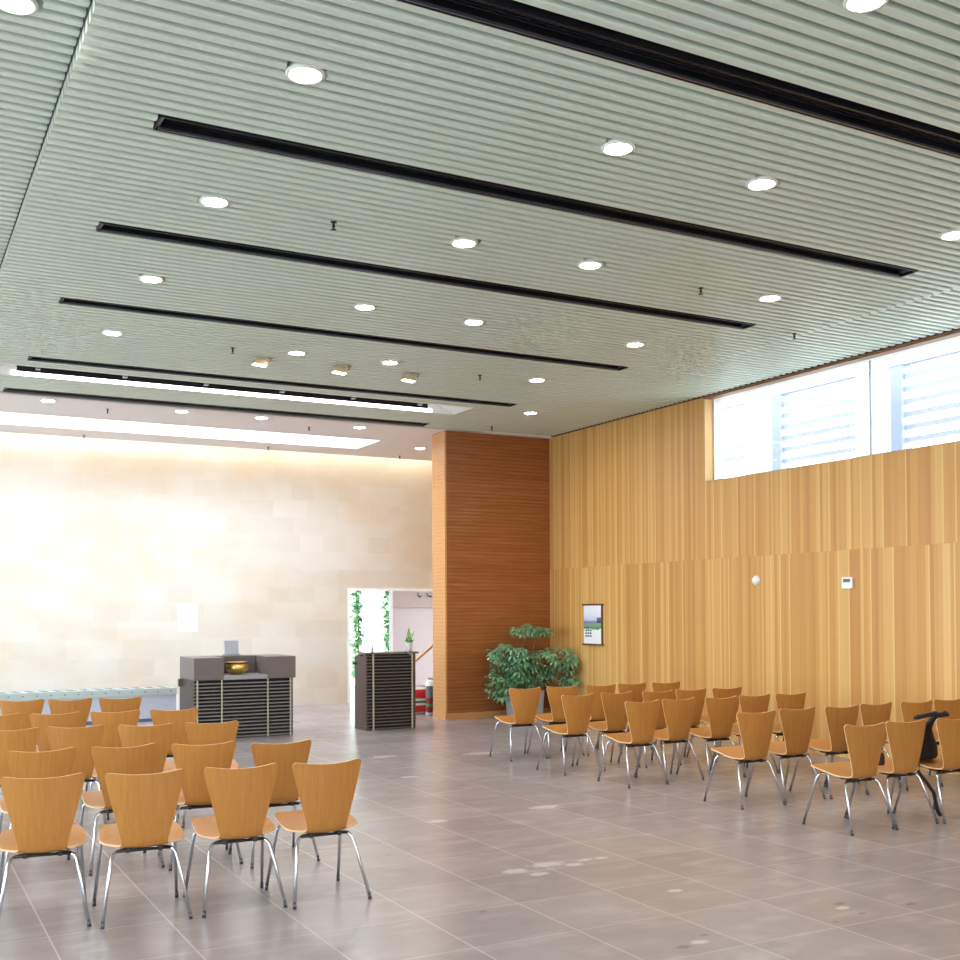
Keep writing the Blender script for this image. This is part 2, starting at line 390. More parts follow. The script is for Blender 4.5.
# partition of horizontal cherry slats at the far right
PX0, PY0, PY1 = 7.525, 15.041, 15.475
mb = MB(); mb.box(PX0 + .03, XR, PY0 + .010, PY1, .1, 5.0, 1); mb.box(PX0 + .008, PX0 + .03, PY0 + .03, PY1, .1, 5.0, 3)
z = .1
while z < 4.36:
    z1 = min(z + .049, 4.38)
    mb.box(PX0 + .03, XR, PY0, PY0 + .012, z, z1, 0)
    mb.box(PX0, PX0 + .012, PY0 + .03, PY1, z, z1, 2); z += .055  # same slats on the end face, light painted in as paler slats and gaps
mb.box(PX0, PX0 + .03, PY0, PY0 + .03, .1, 4.40, 2)
struct(mb.build('wall_partition', [M['partition'], M['partition_gap'], M['pale_wood'], plain('lit_end_gap', (176, 122, 72), .6)]), 'reddish cherry slatted partition wall beside the potted tree', 'partition wall')
mb = MB(); mb.box(PX0 - .008, XR, PY0 - .008, PY1, 0, .098)
struct(mb.build('baseboard_1', M['pale_wood']), 'pale maple plinth under the cherry partition', 'baseboard')

# ---- ceilings
VENTS = [(1.0, 7.9, 4.345, 4.53), (1.345, 7.44, 6.205, 6.405), (1.345, 7.44, 8.11, 8.31), (1.37, 7.45, 10.2, 10.4), (1.385, 7.45, 12.72, 12.92), (1.315, 7.08, 14.63, 14.85)]
TROUGH = (.95, 7.05, 13.2, 13.78)
DL = [(1.90, 5.37, 0), (1.955, 7.33, 0), (1.95, 9.28, 0), (1.99, 11.25, 0), (3.905, 3.53, 0), (3.848, 5.368, 0), (3.823, 7.301, 0), (3.835, 9.257, 0), (3.877, 11.239, 0), (4.995, 5.39, 0), (4.956, 7.304, 0), (4.954, 9.263, 0), (4.936, 11.201, 0), (6.938, 5.476, 0), (6.892, 7.347, 0), (6.853, 9.285, 0), (6.866, 11.255, 0)]
def slats(x0, x1, y0, y1, z, blocks):
    mb = MB(); y = y0
    while y < y1:
        segs = [(x0, x1)]
        for (a, b, c, d) in blocks:
            if y + .054 > c + .002 and y < d - .005:
                ns = []
                for (p, q) in segs:
                    if b <= p or a >= q: ns.append((p, q)); continue
                    if a > p: ns.append((p, a))
                    if b < q: ns.append((b, q))
                segs = ns
        for (p, q) in segs:
            if q - p < .02: continue
            # rounded under-edge blade
            mb.prism([(y, z + .085), (y, z + .007), (y + .003, z + .002), (y + .009, z), (y + .045, z), (y + .051, z + .002), (y + .054, z + .007), (y + .054, z + .085)], p, q, 'x')
        y += .1
    return mb
dlb = [(x - .11, x + .11, y - .03, y + .03) for x, y, _ in DL]
mb = slats(XD, XJ, YF + .03, 14.95, ZC, VENTS + [TROUGH] + dlb)
o = mb.build('ceiling', M['slat']); struct(o, 'main field of grey green painted slats across the ceiling', 'ceiling')
o = slats(XL, XD + .0, YF + .03, 14.95, ZL, [(.417, .653, 5.46, 5.52)]).build('ceiling_left', M['slat']); struct(o, 'raised field of ceiling slats along the left edge', 'ceiling')
o = slats(XJ, XR - .03, YF + .03, PY0 - .03, ZR, []).build('ceiling_right', M['slat']); struct(o, 'narrow field of ceiling slats along the oak wall', 'ceiling')
# backing board above the slats, with openings for the vents and the trough
bl = VENTS + [TROUGH]
ys = sorted({YF, 14.95} | {b[2] for b in bl} | {b[3] for b in bl}); mb = MB()
for y0, y1 in zip(ys, ys[1:]):
    xs = [(XL, XR)]
    for b in bl:
        if b[2] <= y0 + 1e-6 and b[3] >= y1 - 1e-6: xs = [(XL, b[0]), (b[1], XR)]
    for p, q in xs: mb.box(p, q, y0, y1, ZL + .085, ZL + .11)
mb.box(XD - .004, XD, YF, 14.95, ZC + .06, ZL + .07)
struct(mb.build('ceiling_backing', M['plenum']), 'grey board behind the ceiling slats', 'ceiling')
# smooth plaster ceiling near the stone wall, with the skylight trough and the wall-wash slot
SK = (XL, 7.05, 16.4, 17.4); YS = 18.2
mb = MB(); mb.box(XL, XR, 14.95, SK[2], ZC, ZC + .15); mb.box(SK[1], XR, SK[2], SK[3], ZC, ZC + .15); mb.box(XL, XR, SK[3], YS, ZC, ZC + .15)
mb.box(XL, XR, 14.93, 14.95, ZC, ZL + .11)
struct(mb.build('ceiling_plaster', M['plaster']), 'smooth white plaster ceiling before the stone wall', 'ceiling')
mb = MB(); x0, x1, y0, y1 = SK
mb.box(x0, x1, y0 - .02, y0, ZC + .15, 5.0); mb.box(x0, x1, y1, y1 + .02, ZC + .15, 5.0); mb.box(x1, x1 + .02, y0, y1, ZC + .15, 5.0); mb.box(XL, XR, 14.95, YB + .3, 5.2, 5.3)
mb.box(XL, XR, YF, 14.95, 5.2, 5.3)
struct(mb.build('ceiling_skylight', M['white']), 'white shaft of the long skylight before the stone wall', 'skylight shaft')

def strip_thing(name, label, cat, group, x0, x1, y0, y1, zc=ZC):
    t = thing(name, label, cat, (x0, y0, zc), 0, group); w, d = x1 - x0, y1 - y0
    mb = MB(); mb.box(.0, w, -.0, .008, .0, .11); mb.box(0, w, d - .008, d, 0, .11); mb.box(0, .008, .008, d - .008, 0, .11); mb.box(w - .008, w, .008, d - .008, 0, .11); mb.box(0, w, 0, d, .11, .125)
    mb.build('housing', M['vent_black'], t)
    f = MB(); i = .02; e = .026
    f.box(i, w - i, i, i + .007, .03, .042); f.box(i, w - i, d - e, d - e + .008, .0, .016); f.box(i, i + .012, i, d - i, .02, .042); f.box(w - i - .012, w - i, i, d - i, .02, .042)
    f.build('rim', M['vent_rim'], t)
    g = MB()
    for k in range(5):
        y = .035 + k * (d - .07) / 5; g.hexa([(i + .012, y, .04), (w - i - .012, y, .04), (w - i - .012, y + .004, .04), (i + .012, y + .004, .04), (i + .012, y + .018, .075), (w - i - .012, y + .018, .075), (w - i - .012, y + .022, .075), (i + .012, y + .022, .075)])
    g.box(i + .012, w - i - .012, .045, d - e, .05, .056)
    g.build('grille', plain('vent_panel', (50, 48, 58), .35, .2), t)
    return t
VL = ['nearest black air slot running out of the top of the photo', 'second black air slot from the viewer, across the slat ceiling', 'third black air slot from the viewer, across the slat ceiling',
      'fourth black air slot from the viewer, across the slat ceiling', 'thin black air slot just before the bright ceiling trough', 'farthest black air slot, between bright trough and plaster ceiling']
for (x0, x1, y0, y1), lb in zip(VENTS, VL):
    strip_thing('air_slot', lb, 'air vent', 'black linear air slots', x0 + .01, x1 - .01, y0 + .004, y1 - .004)

# bright trough: white shaft, lamps along its far face, dark void over them
x0, x1, y0, y1 = TROUGH
t = thing('light_trough', 'long recessed light trough with white glowing face in slat ceiling', 'ceiling light', (x0, y0, ZC))
w, d = x1 - x0, y1 - y0
mb = MB(); mb.box(0, w, -.0, .012, .0, .2); mb.box(0, w, d - .012, d, 0, .24)
mb.hexa([(0, .012, .0), (.02, .012, 0), (.02, d - .012, 0), (0, d - .012, 0), (.30, .012, .2), (.48, .012, .2), (.48, d - .012, .2), (.30, d - .012, .2)])
mb.hexa([(w - .02, .012, .0), (w, .012, 0), (w, d - .012, 0), (w - .02, d - .012, 0), (w - .48, .012, .2), (w - .30, .012, .2), (w - .30, d - .012, .2), (w - .48, d - .012, .2)])
mb.build('shaft', M['white'], t)
MB().box(.30, w - .30, .012, d - .012, .24, .26).build('void_board', M['louver_back'], t)
MB().box(.30, w - .30, .012, .016, .06, .24).box(.42, w - .42, d - .018, d - .012, .048, .24).build('dark_liner', M['louver_back'], t)
MB().box(.36, w - .36, d - .022, d - .012, .002, .048).build('diffuser', M['trough_lamp'], t)
for k in range(6):
    x = .62 + k * .98
    b = MB().box(x, x + .05, d - .09, d - .018, .078, .1); b.build('lamp_holder', M['metal_grey'], t)

# skylight panel
t = thing('skylight', 'long bright skylight strip in the plaster ceiling', 'skylight', (0, SK[2], 5.0)); t['kind'] = 'structure'
MB().box(XL + .02, SK[1] - .01, .02, SK[3] - SK[2] - .02, -.03, 0).build('diffuser', M['skylight'], t)

# ---- downlights
def downlight():
    t = thing('downlight', 'x', 'ceiling light', (0, 0, 0), 0, 'round ceiling downlights')
    MB().lathe([(.0785, .002), (.080, -.008), (.086, -.010), (.096, -.009), (.100, -.004), (.100, .004)], n=28, cap=False).build('trim_ring', M['lamp_trim'], t)
    MB().lathe([(.0785, .0), (.0001, .0)], n=28, cap=False).build('diffuser', M['lamp'], t)
    MB().lathe([(.090, .003), (.090, .03), (.0001, .03)], n=20, cap=False).build('housing', M['lamp_trim'], t)
    return t
D0L = downlight(); used = [0]
def put_dl(x, y, z, label):
    o = D0L if not used[0] else copy_tree(D0L); used[0] = 1
    o.location = (x, y, z); o['label'] = label
def rown(y): return 'row between first and second black air slots' if y < 6 else 'row between second and third black air slots' if y < 8 else 'row between third and fourth black air slots' if y < 10 else 'row just before the bright trough'
for x, y, _ in DL:
    if y < 4: lb = 'round downlight cut by the top edge, before the nearest air slot'
    else:
        c = 'leftmost' if x < 3 else 'second from left' if x < 4.3 else 'third from left' if x < 6 else 'rightmost'
        lb = 'round downlight, ' + c + ' in the ' + rown(y)
    put_dl(x, y, ZC, lb)
put_dl(.535, 5.49, ZL, 'round downlight in the raised left slat field, at photo corner')
put_dl(7.93, 13.17, ZC, 'small round downlight over the cherry partition, right of bright trough')
for x, y, lb in [(1.89, 15.2, 'round downlight in plaster ceiling, leftmost of the far row'), (3.6, 15.2, 'round downlight in plaster ceiling, second from left in far row'), (4.72, 15.2, 'round downlight in plaster ceiling, third from left in far row'), (6.26, 15.33, 'round downlight in plaster ceiling, left of the cherry partition'), (7.97, 16.85, 'faint downlight behind the top of cherry partition')]:
    put_dl(x, y, ZC - .004, lb)

# ---- adjustable spots
def spotlight(x, y, label):
    t = thing('spotlight', label, 'spotlight', (x, y, ZC), 0, 'adjustable ceiling spots')
    MB().lathe([(.03, 0), (.03, -.012), (.0001, -.012)], (.1, .0, 0), 14).build('canopy', M['brass'], t)
    MB().tube([(.1, 0, -.012), (.09, 0, -.05), (.03, 0, -.055)], .009).build('arm', M['brass'], t)
    b = MB().hexa([(-.1, -.05, -.085), (.05, -.05, -.1), (.05, .05, -.1), (-.1, .05, -.085), (-.08, -.05, -.02), (.05, -.05, -.04), (.05, .05, -.04), (-.08, .05, -.02)]); b.build('lamp_head', M['brass'], t, bevel=.006)
    MB().quad((-.095, -.046, -.0875), (-.095, .046, -.0875), (.046, .046, -.1015), (.046, -.046, -.1015)).build('lens', M['lamp_warm'], t)
spotlight(3.6, 11.58, 'small brass adjustable spot, leftmost of three before the trough')
spotlight(4.5, 11.56, 'small brass adjustable spot, middle of three before the trough')
spotlight(5.36, 11.59, 'small brass adjustable spot, rightmost of three before the trough')

# ---- sprinklers
def sprinkler(x, y, z, label):
    t = thing('sprinkler', label, 'sprinkler', (x, y, z), 0, 'ceiling sprinklers'); t.scale = (.8, .8, .62)
    MB().lathe([(.03, 0), (.03, -.006), (.011, -.01), (.011, -.045), (.016, -.05), (.016, -.062), (.006, -.066), (.006, -.085)], n=10).build('body', M['black'], t)
    MB().lathe([(.024, -.085), (.026, -.09), (.0001, -.092)], n=12).build('deflector', M['black'], t)
for x, y, lb in [(2.8, 7.33, 'dark sprinkler between the two left downlights past second air slot'), (6.15, 7.39, 'dark sprinkler left of the rightmost downlight past second air slot'), (3.21, 11.33, 'dark sprinkler left of the brass spots'),
                 (6.13, 11.32, 'dark sprinkler right of the brass spots'), (8.0, 8.19, 'small dark sprinkler near the clerestory window'), (2.68, 15.5, 'sprinkler in plaster ceiling near the left downlight'),
                 (5.59, 15.67, 'sprinkler in plaster ceiling left of the partition'), (2.75, 17.93, 'sprinkler over the stone wall, at far left'), (5.66, 17.87, 'sprinkler over the stone wall, at centre'), (8.05, 17.86, 'sprinkler over the stone wall, beside the partition'), (8.0, 14.41, 'sprinkler in ceiling right before the cherry partition')]:
    sprinkler(x, y, ZC, lb)

# ------------------------------------------------------------------ chairs
def chair_shell():
    prof = [(.262, .430), (.248, .442), (.215, .448), (.12, .438), (.02, .419), (-.05, .401), (-.09, .391), (-.118, .386), (-.143, .390), (-.160, .409), (-.169, .452), (-.180, .55), (-.189, .67), (-.197, .792)]
    hw = [.160, .178, .195, .212, .221, .221, .207, .168, .130, .119, .126, .150, .180, .207]
    # dense resample, centripetal-free Catmull-Rom
    def cr(a, b, c, d, t): return .5 * (2 * b + (c - a) * t + (2 * a - 5 * b + 4 * c - d) * t * t + (3 * b - a - 3 * c + d) * t ** 3)
    P = []
    K = len(prof)
    for i in range(K - 1):
        g = lambda j: min(max(j, 0), K - 1)
        for s in range(3):
            t = s / 3
            P.append(tuple(cr(prof[g(i - 1)][q], prof[i][q], prof[i + 1][q], prof[g(i + 2)][q], t) for q in (0, 1)) + (cr(hw[g(i - 1)], hw[i], hw[i + 1], hw[g(i + 2)], t),))
    P.append(prof[-1] + (hw[-1],))
    n = len(P); waist = 9 * 3
    T = [math.sin(PI / 2 * q / 8) for q in range(-8, 9)]
    # arc length
    S = [0]
    for a, b in zip(P, P[1:]): S.append(S[-1] + math.hypot(b[0] - a[0], b[1] - a[1]))
    def at(s):
        s = min(max(s, 0), S[-1] + .05)
        for i in range(n - 1):
            if s <= S[i + 1] or i == n - 2:
                t = (s - S[i]) / (S[i + 1] - S[i]); return tuple(P[i][q] * (1 - t) + P[i + 1][q] * t for q in range(2))
    G = []
    B = S[-1] + .006; sw = S[waist]; s0 = S[0]
    for i in range(n):
        row = []
        for t in T:
            a = t * P[i][2]
            s = S[i]
            if i > waist:
                at_ = t * hw[-1]; r = .028; e = B - .019 * (1 - (at_ / hw[-1]) ** 2)
                over = abs(at_) - (hw[-1] - r)
                if over > 0: e += math.sqrt(max(0, r * r - over * over)) - r
                s = sw + (S[i] - sw) / (S[-1] - sw) * (e - sw)
            elif i < 9:
                at_ = t * hw[0]; e = .045 * (at_ / hw[0]) ** 2 * abs(at_ / hw[0])
                s = e + S[i] * (S[9] - e) / S[9]
            y, z = at(s)
            y1, z1 = at(s + .004); y2, z2 = at(s - .004); L = math.hypot(y1 - y2, z1 - z2) or 1
            ny, nz = (z1 - z2) / L, -(y1 - y2) / L        # normal: up over the seat, forward on the back
            k = .12 if i < 9 else (.75 if i > waist else .12 + .63 * (i - 9) / (waist - 9))
            lift = k * a * a
            row.append(Vector((a, y + ny * lift, z + nz * lift)))
        G.append(row)
    m = len(T); N = []
    for i in range(n):
        r = []
        for j in range(m):
            du = G[min(i + 1, n - 1)][j] - G[max(i - 1, 0)][j]; dv = G[i][min(j + 1, m - 1)] - G[i][max(j - 1, 0)]
            r.append(dv.cross(du).normalized() * -1)
        N.append(r)
    if N[12][8].z < 0: N = [[-q for q in r] for r in N]
    th = .0055
    def part(i0, i1, name, front, back):
        v, f, mt, nl = [], [], [], []
        rows = range(i0, i1 + 1); idx = {}
        for side in (1, -1):
            for i in rows:
                for j in range(m): idx[(side, i, j)] = len(v); v.append(G[i][j] + N[i][j] * th * side)
        nv = {}
        def quad(keys, side):
            f.append([idx[k] for k in keys]); mt.append(0); nl.extend([N[k[1]][k[2]] * side for k in keys])
        for i in range(i0, i1):
            for j in range(m - 1):
                a, b, c, d = (i, j), (i, j + 1), (i + 1, j + 1), (i + 1, j)
                q1 = [(1,) + k for k in (a, b, c, d)]; q2 = [(-1,) + k for k in (d, c, b, a)]
                p = [v[idx[k]] for k in q1]; nn = (p[1] - p[0]).cross(p[3] - p[0])
                if nn.dot(N[i][j]) < 0: q1.reverse(); q2.reverse()
                quad(q1, 1); quad(q2, -1)
        ring = [(i, 0) for i in rows]
        if back: ring += [(i1, j) for j in range(1, m)]
        else: ring_end = None
        sides = []
        sides.append([(i, 0) for i in rows]); sides.append([(i, m - 1) for i in rows])
        if front: sides.append([(i0, j) for j in range(m)])
        if back: sides.append([(i1, j) for j in range(m)])
        cen = sum((G[i][8] for i in rows), Vector()) / len(rows)
        for sd in sides:
            for p, q in zip(sd, sd[1:]):
                a, b, c, d = v[idx[(1,) + p]], v[idx[(1,) + q]], v[idx[(-1,) + q]], v[idx[(-1,) + p]]
                o = len(v); v.extend([a, b, c, d]); fn = (b - a).cross(d - a)
                fn = fn.normalized() if fn.length > 1e-12 else Vector((0, 0, 1))
                ids = [o, o + 1, o + 2, o + 3]
                if fn.dot((a + c) / 2 - cen) < 0: ids.reverse(); fn = -fn
                f.append(ids); mt.append(1); nl.extend([fn] * 4)
        me = bpy.data.meshes.new(name); me.from_pydata([tuple(q) for q in v], [], f)
        me.materials.append(M['chair']); me.materials.append(M['chair_edge'])
        me.polygons.foreach_set('material_index', mt); me.polygons.foreach_set('use_smooth', [True] * len(f))
        me.update(); me.normals_split_custom_set([tuple(q) for q in nl]); return me
    return part(0, waist, 'seat', True, False), part(waist, n - 1, 'backrest', False, True)

def make_chair():
    t = thing('stacking_chair', 'x', 'chair')
    sm, bm_ = chair_shell()
    for nm, me in (('seat', sm), ('backrest', bm_)):
        o = bpy.data.objects.new(nm, me); COL.objects.link(o); o.parent = t
    for sx in (-1, 1):
        for fr in (1, -1):
            if fr < 0: path = fillet([(sx * .03, -.05, .368), (sx * .163, -.125, .367), (sx * .226, -.25, .012)], .05, 6)
            else: path = fillet([(sx * .03, .03, .378), (sx * .195, .115, .408), (sx * .226, .245, .012)], .05, 6)
            lg = MB().tube(path, .0095, 8).build('leg', M['chrome'], t)
            d = (path[-1] - path[-2]).normalized()
            MB().tube([path[-1] - d * .022, path[-1] + Vector((0, 0, -.011))], .0108, 8).build('foot_cap', M['rubber'], lg)
    MB().lathe([(.07, .364), (.075, .370), (.075, .396), (.0001, .398)], (0, 0, 0), 18).build('under_plate', M['dark_steel'], t)
    mb = MB()
    for sx in (-1, 1):
        mb.box(sx * .085 - .011, sx * .085 + .011, -.135, -.105, .358, .384)
    mb.tube([(-.14, -.118, .367), (.14, -.118, .367)], .0085, 8)
    mb.build('rear_bar', M['dark_steel'], t)
    return t
CH = {'A1': (0.752, 6.221, -6.3), 'A2': (1.25, 6.098, -4.5), 'A3': (1.763, 6.057, -2.0), 'A4': (2.241, 5.99, 0.5), 'B1': (0.887, 7.415, 0.9), 'B2': (1.382, 7.374, 1.9), 'B3': (1.859, 7.242, -4.7), 'B4': (2.321, 7.054, 0.6), 'C1': (0.843, 8.869, -9.0), 'C2': (1.295, 8.825, -11.0), 'C3': (1.787, 8.68, -14.0), 'C4': (2.272, 8.609, -8.1), 'D1': (0.86, 10.225, -11.0), 'D2': (1.318, 10.081, -6.9), 'D3': (1.798, 10.009, -6.9), 'D4': (2.29, 9.938, -6.3), 'E1': (1.225, 11.763, -4.9), 'E2': (1.659, 11.635, -4.3), 'E3': (2.123, 11.545, -0.10000000000000009), 'r1': (6.29, 10.602, -0.8), 'r2': (6.788, 10.615, -1.8), 'r3': (6.226, 9.445, 3.1), 'r4': (7.268, 10.555, -1.3), 'r5': (7.747, 10.608, 1.5), 'r6': (8.211, 10.56, -0.8), 'r7': (6.761, 9.518, 2.0), 'r8': (7.24, 9.446, 0.4), 'r9': (6.315, 8.476, 0.7), 'r10': (7.7, 9.472, -1.0), 'r11': (8.18, 9.447, -0.5), 'r12': (6.78, 8.521, 1.0), 'r13': (7.25, 8.455, 0.9), 'r14': (7.712, 8.494, 1.1), 'r15': (8.174, 8.471, -0.4), 'r16': (6.46, 7.097, -1.9), 'r17': (6.98, 7.154, -0.3), 'r18': (7.47, 7.115, 0.1), 'r19': (7.945, 7.162, 1.3), 'r20': (6.437, 5.907, -1.5), 'r21': (6.8950000000000005, 5.926, -3.0), 'r22': (7.383, 5.874, -1.6), 'r23': (8.419, 7.112, -0.9), 'r24': (8.9, 7.152, 0)}
ORD = ['first', 'second', 'third', 'fourth', 'fifth']
LAB = {}
for row, nm in zip('ABCDE', ('nearest row', 'second row', 'third row', 'fourth row', 'farthest row')):
    ks = sorted(k for k in CH if k[0] == row)
    for i, k in enumerate(ks): LAB[k] = 'beech veneer chair, left block, %s, %s chair from the left' % (nm, ORD[i])
for ks, nm in ((['r20', 'r21', 'r22'], 'nearest row'), (['r16', 'r17', 'r18', 'r19', 'r23', 'r24'], 'second row'), (['r9', 'r12', 'r13', 'r14', 'r15'], 'third row'), (['r3', 'r7', 'r8', 'r10', 'r11'], 'fourth row'), (['r1', 'r2', 'r4', 'r5', 'r6'], 'farthest row')):
    for i, k in enumerate(ks): LAB[k] = 'beech veneer chair, right block, %s, %s chair from the aisle' % (nm, (ORD + ['sixth'])[i])
LAB['r22'] = 'beech veneer chair with black bag on its seat, right block, nearest row'
LAB['r1'] = 'beech veneer chair on the aisle in front of the potted tree'
base = make_chair(); first = True
CHOBJ = {}
for k, (x, y, a) in CH.items():
    o = base if first else copy_tree(base); first = False
    r = math.radians(a); off = Matrix.Rotation(r, 3, 'Z') @ Vector((0, -.165, 0))
    o.location = (x - off.x, y - off.y, 0); o.rotation_euler = (0, 0, r); o['label'] = LAB[k]
    o['group'] = 'chairs of the left block' if k[0] != 'r' else 'chairs of the right block'; CHOBJ[k] = o

# ------------------------------------------------------------------ counter with louvred front
CX0, CX1, CY0, CY1 = 3.541, 4.893, 14.288, 15.06
t = thing('reception_counter', 'taupe counter with louvred front and low central niche', 'counter', (CX0, CY0, 0)); W = CX1 - CX0; D = CY1 - CY0
MB().box(0, .02, .02, D, 0, .765).box(.02, W - .03, D - .02, D, 0, .765).box(W - .04, W - .02, .03, D, 0, .765).build('body_panel', M['counter_side'], t)
MB().box(.02, W - .04, .06, .08, 0.0, .765).build('louver_backing', M['louver_back'], t)
mb = MB(); z = .012
while z < .75:
    mb.hexa([(.0, .012, z), (W - .03, .012, z), (W - .03, .05, z + .004), (0.0, .05, z + .004), (0.0, .012, z + .013), (W - .03, .012, z + .013), (W - .03, .05, z + .017), (.0, .05, z + .017)]); z += .0465
mb.build('louver', M['louver'], t)
for x in (.044, .362, .978, 1.29): MB().box(x - .009, x + .009, .0, .012, .0, .765).build('upright_strip', M['strip'], t)
NX0, NX1, ND = .389, .964, .5
mb = MB(); mb.box(0, NX0, 0, D, .765, 1.055); mb.box(NX1, W + .01, 0, D, .765, 1.055); mb.box(NX0, NX1, ND, D, .765, 1.055)
mb.build('top_case', [M['counter']], t, bevel=.004)
MB().box(NX0 - .004, NX1 + .004, -.01, ND, .765, .822).build('niche_shelf', plain('shelf_grey', (150, 146, 150), .35), t)
MB().box(-.05, 0.0, D - .16, D - .1, .66, .76).build('side_handle', plain('olive_fitting', (84, 88, 70), .5), t)

# bronze bowl
t = thing('bronze_bowl', 'bronze incense bowl standing in the niche of the counter', 'bowl', (4.16, 14.51, .8225))
MB().lathe([(.07, 0), (.085, .01), (.13, .04), (.148, .075), (.150, .10), (.138, .13), (.130, .145)], n=32).build('body', M['bronze'], t)
MB().lathe([(.130, .142), (.152, .152), (.153, .163), (.136, .166), (.118, .15), (.10, .08), (.0001, .07)], n=32, cap=False).build('rim', M['bronze_dark'], t)
# small grey screen on the counter
t = thing('desk_screen', 'small grey upright screen standing on top of the counter', 'screen', (4.21, 14.93, 1.055))
MB().box(-.10, .11, -.06, .06, 0, .022).build('foot', M['metal_grey'], t, bevel=.003)
MB().hexa([(-.095, -.01, .022), (.095, -.01, .022), (.095, .012, .022), (-.095, .012, .022), (-.1, .0, .205), (.095, .0, .205), (.095, .02, .205), (-.1, .02, .205)]).build('panel', M['screen'], t)

# ------------------------------------------------------------------ lectern
LX0, LX1, LY0, LY1 = 5.902, 6.652, 14.225, 14.66
t = thing('lectern', 'dark louvred lectern with sloping sides and a small plant on top', 'lectern', (LX0, LY0, 0)); W = LX1 - LX0; D = LY1 - LY0
side = [(.02, .0), (D, .0), (D + .0, .985), (.02, 1.05)]
MB().prism(side, 0, .022, 'x').prism(side, W - .022, W, 'x').build('side_panel', M['lectern_side'], t)
MB().box(.022, W - .022, .055, .075, 0, 1.04).build('louver_backing', M['louver_back'], t)
mb = MB(); z = .012
while z < 1.03:
    mb.hexa([(.0, .008, z), (W, .008, z), (W, .045, z + .003), (0, .045, z + .003), (0, .008, z + .011), (W, .008, z + .011), (W, .045, z + .014), (0, .045, z + .014)]); z += .0455
mb.build('louver', plain('walnut_louver', (108, 94, 92), .4, .1), t)
for x in (.10, .692): MB().box(x - .011, x + .011, -.004, .008, .0, 1.05).build('upright_strip', M['strip'], t)
MB().hexa([(-.03, -.02, 1.05), (W + .035, -.02, 1.05), (W + .035, .24, 1.05), (-.03, .24, 1.05), (-.03, -.02, 1.078), (W + .035, -.02, 1.078), (W + .035, .24, 1.078), (-.03, .24, 1.078)]).build('top', M['counter'], t, bevel=.003)
MB().hexa([(0, .24, 1.02), (W, .24, 1.02), (W, D, .985), (0, D, .985), (0, .24, 1.055), (W, .24, 1.055), (W, D + .02, 1.0), (0, D + .02, 1.0)]).build('reading_slope', M['lectern_side'], t)
MB().box(-.05, 0, D - .08, D - .04, .90, .93).build('handle', M['black'], t)
MB().box(-.004, .03, .0, D, 0, .05).build('plinth', M['lectern_side'], t)
# plant on the lectern
t = thing('potted_sprig', 'small green sprig in a white pot on the lectern', 'potted plant', (6.61, 14.36, 1.078))
MB().lathe([(.034, 0), (.05, .12), (.053, .125), (.045, .125), (.04, .105), (.0001, .105)], n=20).build('pot', M['pot_white'], t)
def leaf(mb, p, d, up, L, w, m=0, droop=.3):
    d = Vector(d).normalized(); s = d.cross(Vector(up)); s = s.normalized() if s.length > 1e-4 else Vector((1, 0, 0)); n_ = s.cross(d)
    o = len(mb.v); p = Vector(p)
    for f, k in ((0, .08), (.3, .85), (.62, .9), (1, .04)):
        c = p + d * (L * f) + Vector((0, 0, -droop * L * f * f))
        mb.v.append(tuple(c - s * (w * k / 2) - n_ * (.0 if k < .5 else -.08 * w))); mb.v.append(tuple(c)); mb.v.append(tuple(c + s * (w * k / 2) - n_ * (.0 if k < .5 else -.08 * w)))
    for i in range(3):
        b = o + i * 3; mb.face((b, b + 1, b + 4, b + 3), m, True); mb.face((b + 1, b + 2, b + 5, b + 4), m, True)
mb = MB(); rg = random.Random(3)
for a, e, L, w in [(2.6, 1.15, .17, .03), (1.2, 1.35, .24, .034), (.3, 1.1, .22, .034), (4, 1.2, .12, .04), (5.2, .7, .1, .05), (3.2, .6, .1, .05), (0, .5, .1, .05), (1.6, .6, .1, .05), (2.2, 1.0, .1, .04)]:
    leaf(mb, (0, 0, .11), (math.cos(a) * math.cos(e), math.sin(a) * math.cos(e), math.sin(e)), (0, 0, 1), L * 1.05, w * 1.7, 0, .05)
mb.build('leaves', M['leaf_light'], t)
t = thing('small_bottle', 'tiny pale bottle on the lectern, left of the plant', 'bottle', (6.03, 14.33, 1.0785))
MB().lathe([(.02, 0), (.022, .01), (.022, .055), (.01, .075)], n=14).build('body', M['bottle'], t)
MB().lathe([(.011, .075), (.011, .1), (.0001, .1)], n=12).build('cap', M['ink_dark'], t)

# ------------------------------------------------------------------ convector bench at the stone wall
t = thing('convector_bench', 'long pale convector bench with slotted top along the stone wall', 'bench', (3.97, 17.08, 0))
Lb = 7.2
MB().box(-Lb, 0, .03, .52, .05, .40).build('body', M['bench'], t)
MB().box(-Lb, -.0, .05, .5, 0.0, .05).build('plinth', M['slot'], t)
MB().box(-Lb, .0, .0, .05, .40, .50).box(-Lb, .0, .05, .08, .48, .5).build('front_rail', M['bench_rail'], t)
MB().box(-Lb, .0, .08, .5, .455, .47).build('tray', M['slot'], t)
mb = MB()
mb.box(-Lb, 0, .45, .52, .40, .50)
k = 0
while k * .19 < Lb: mb.hexa([(-k * .19 - .07, .08, .47), (-k * .19 - .0, .08, .47), (-k * .19 - .05, .45, .47), (-k * .19 - .12, .45, .47), (-k * .19 - .07, .08, .5), (-k * .19 - .0, .08, .5), (-k * .19 - .05, .45, .5), (-k * .19 - .12, .45, .5)]); k += 1
mb.build('slotted_top', M['bench_rail'], t)
MB().box(.0, .03, .0, .5, .0, .40).build('end_panel', M['white'], t)
mb = MB()
for k in range(37): mb.box(-.1 - k * .19, -.08 - k * .19, -.004, 0, .445, .462)
mb.build('rivets', M['slot'], t)
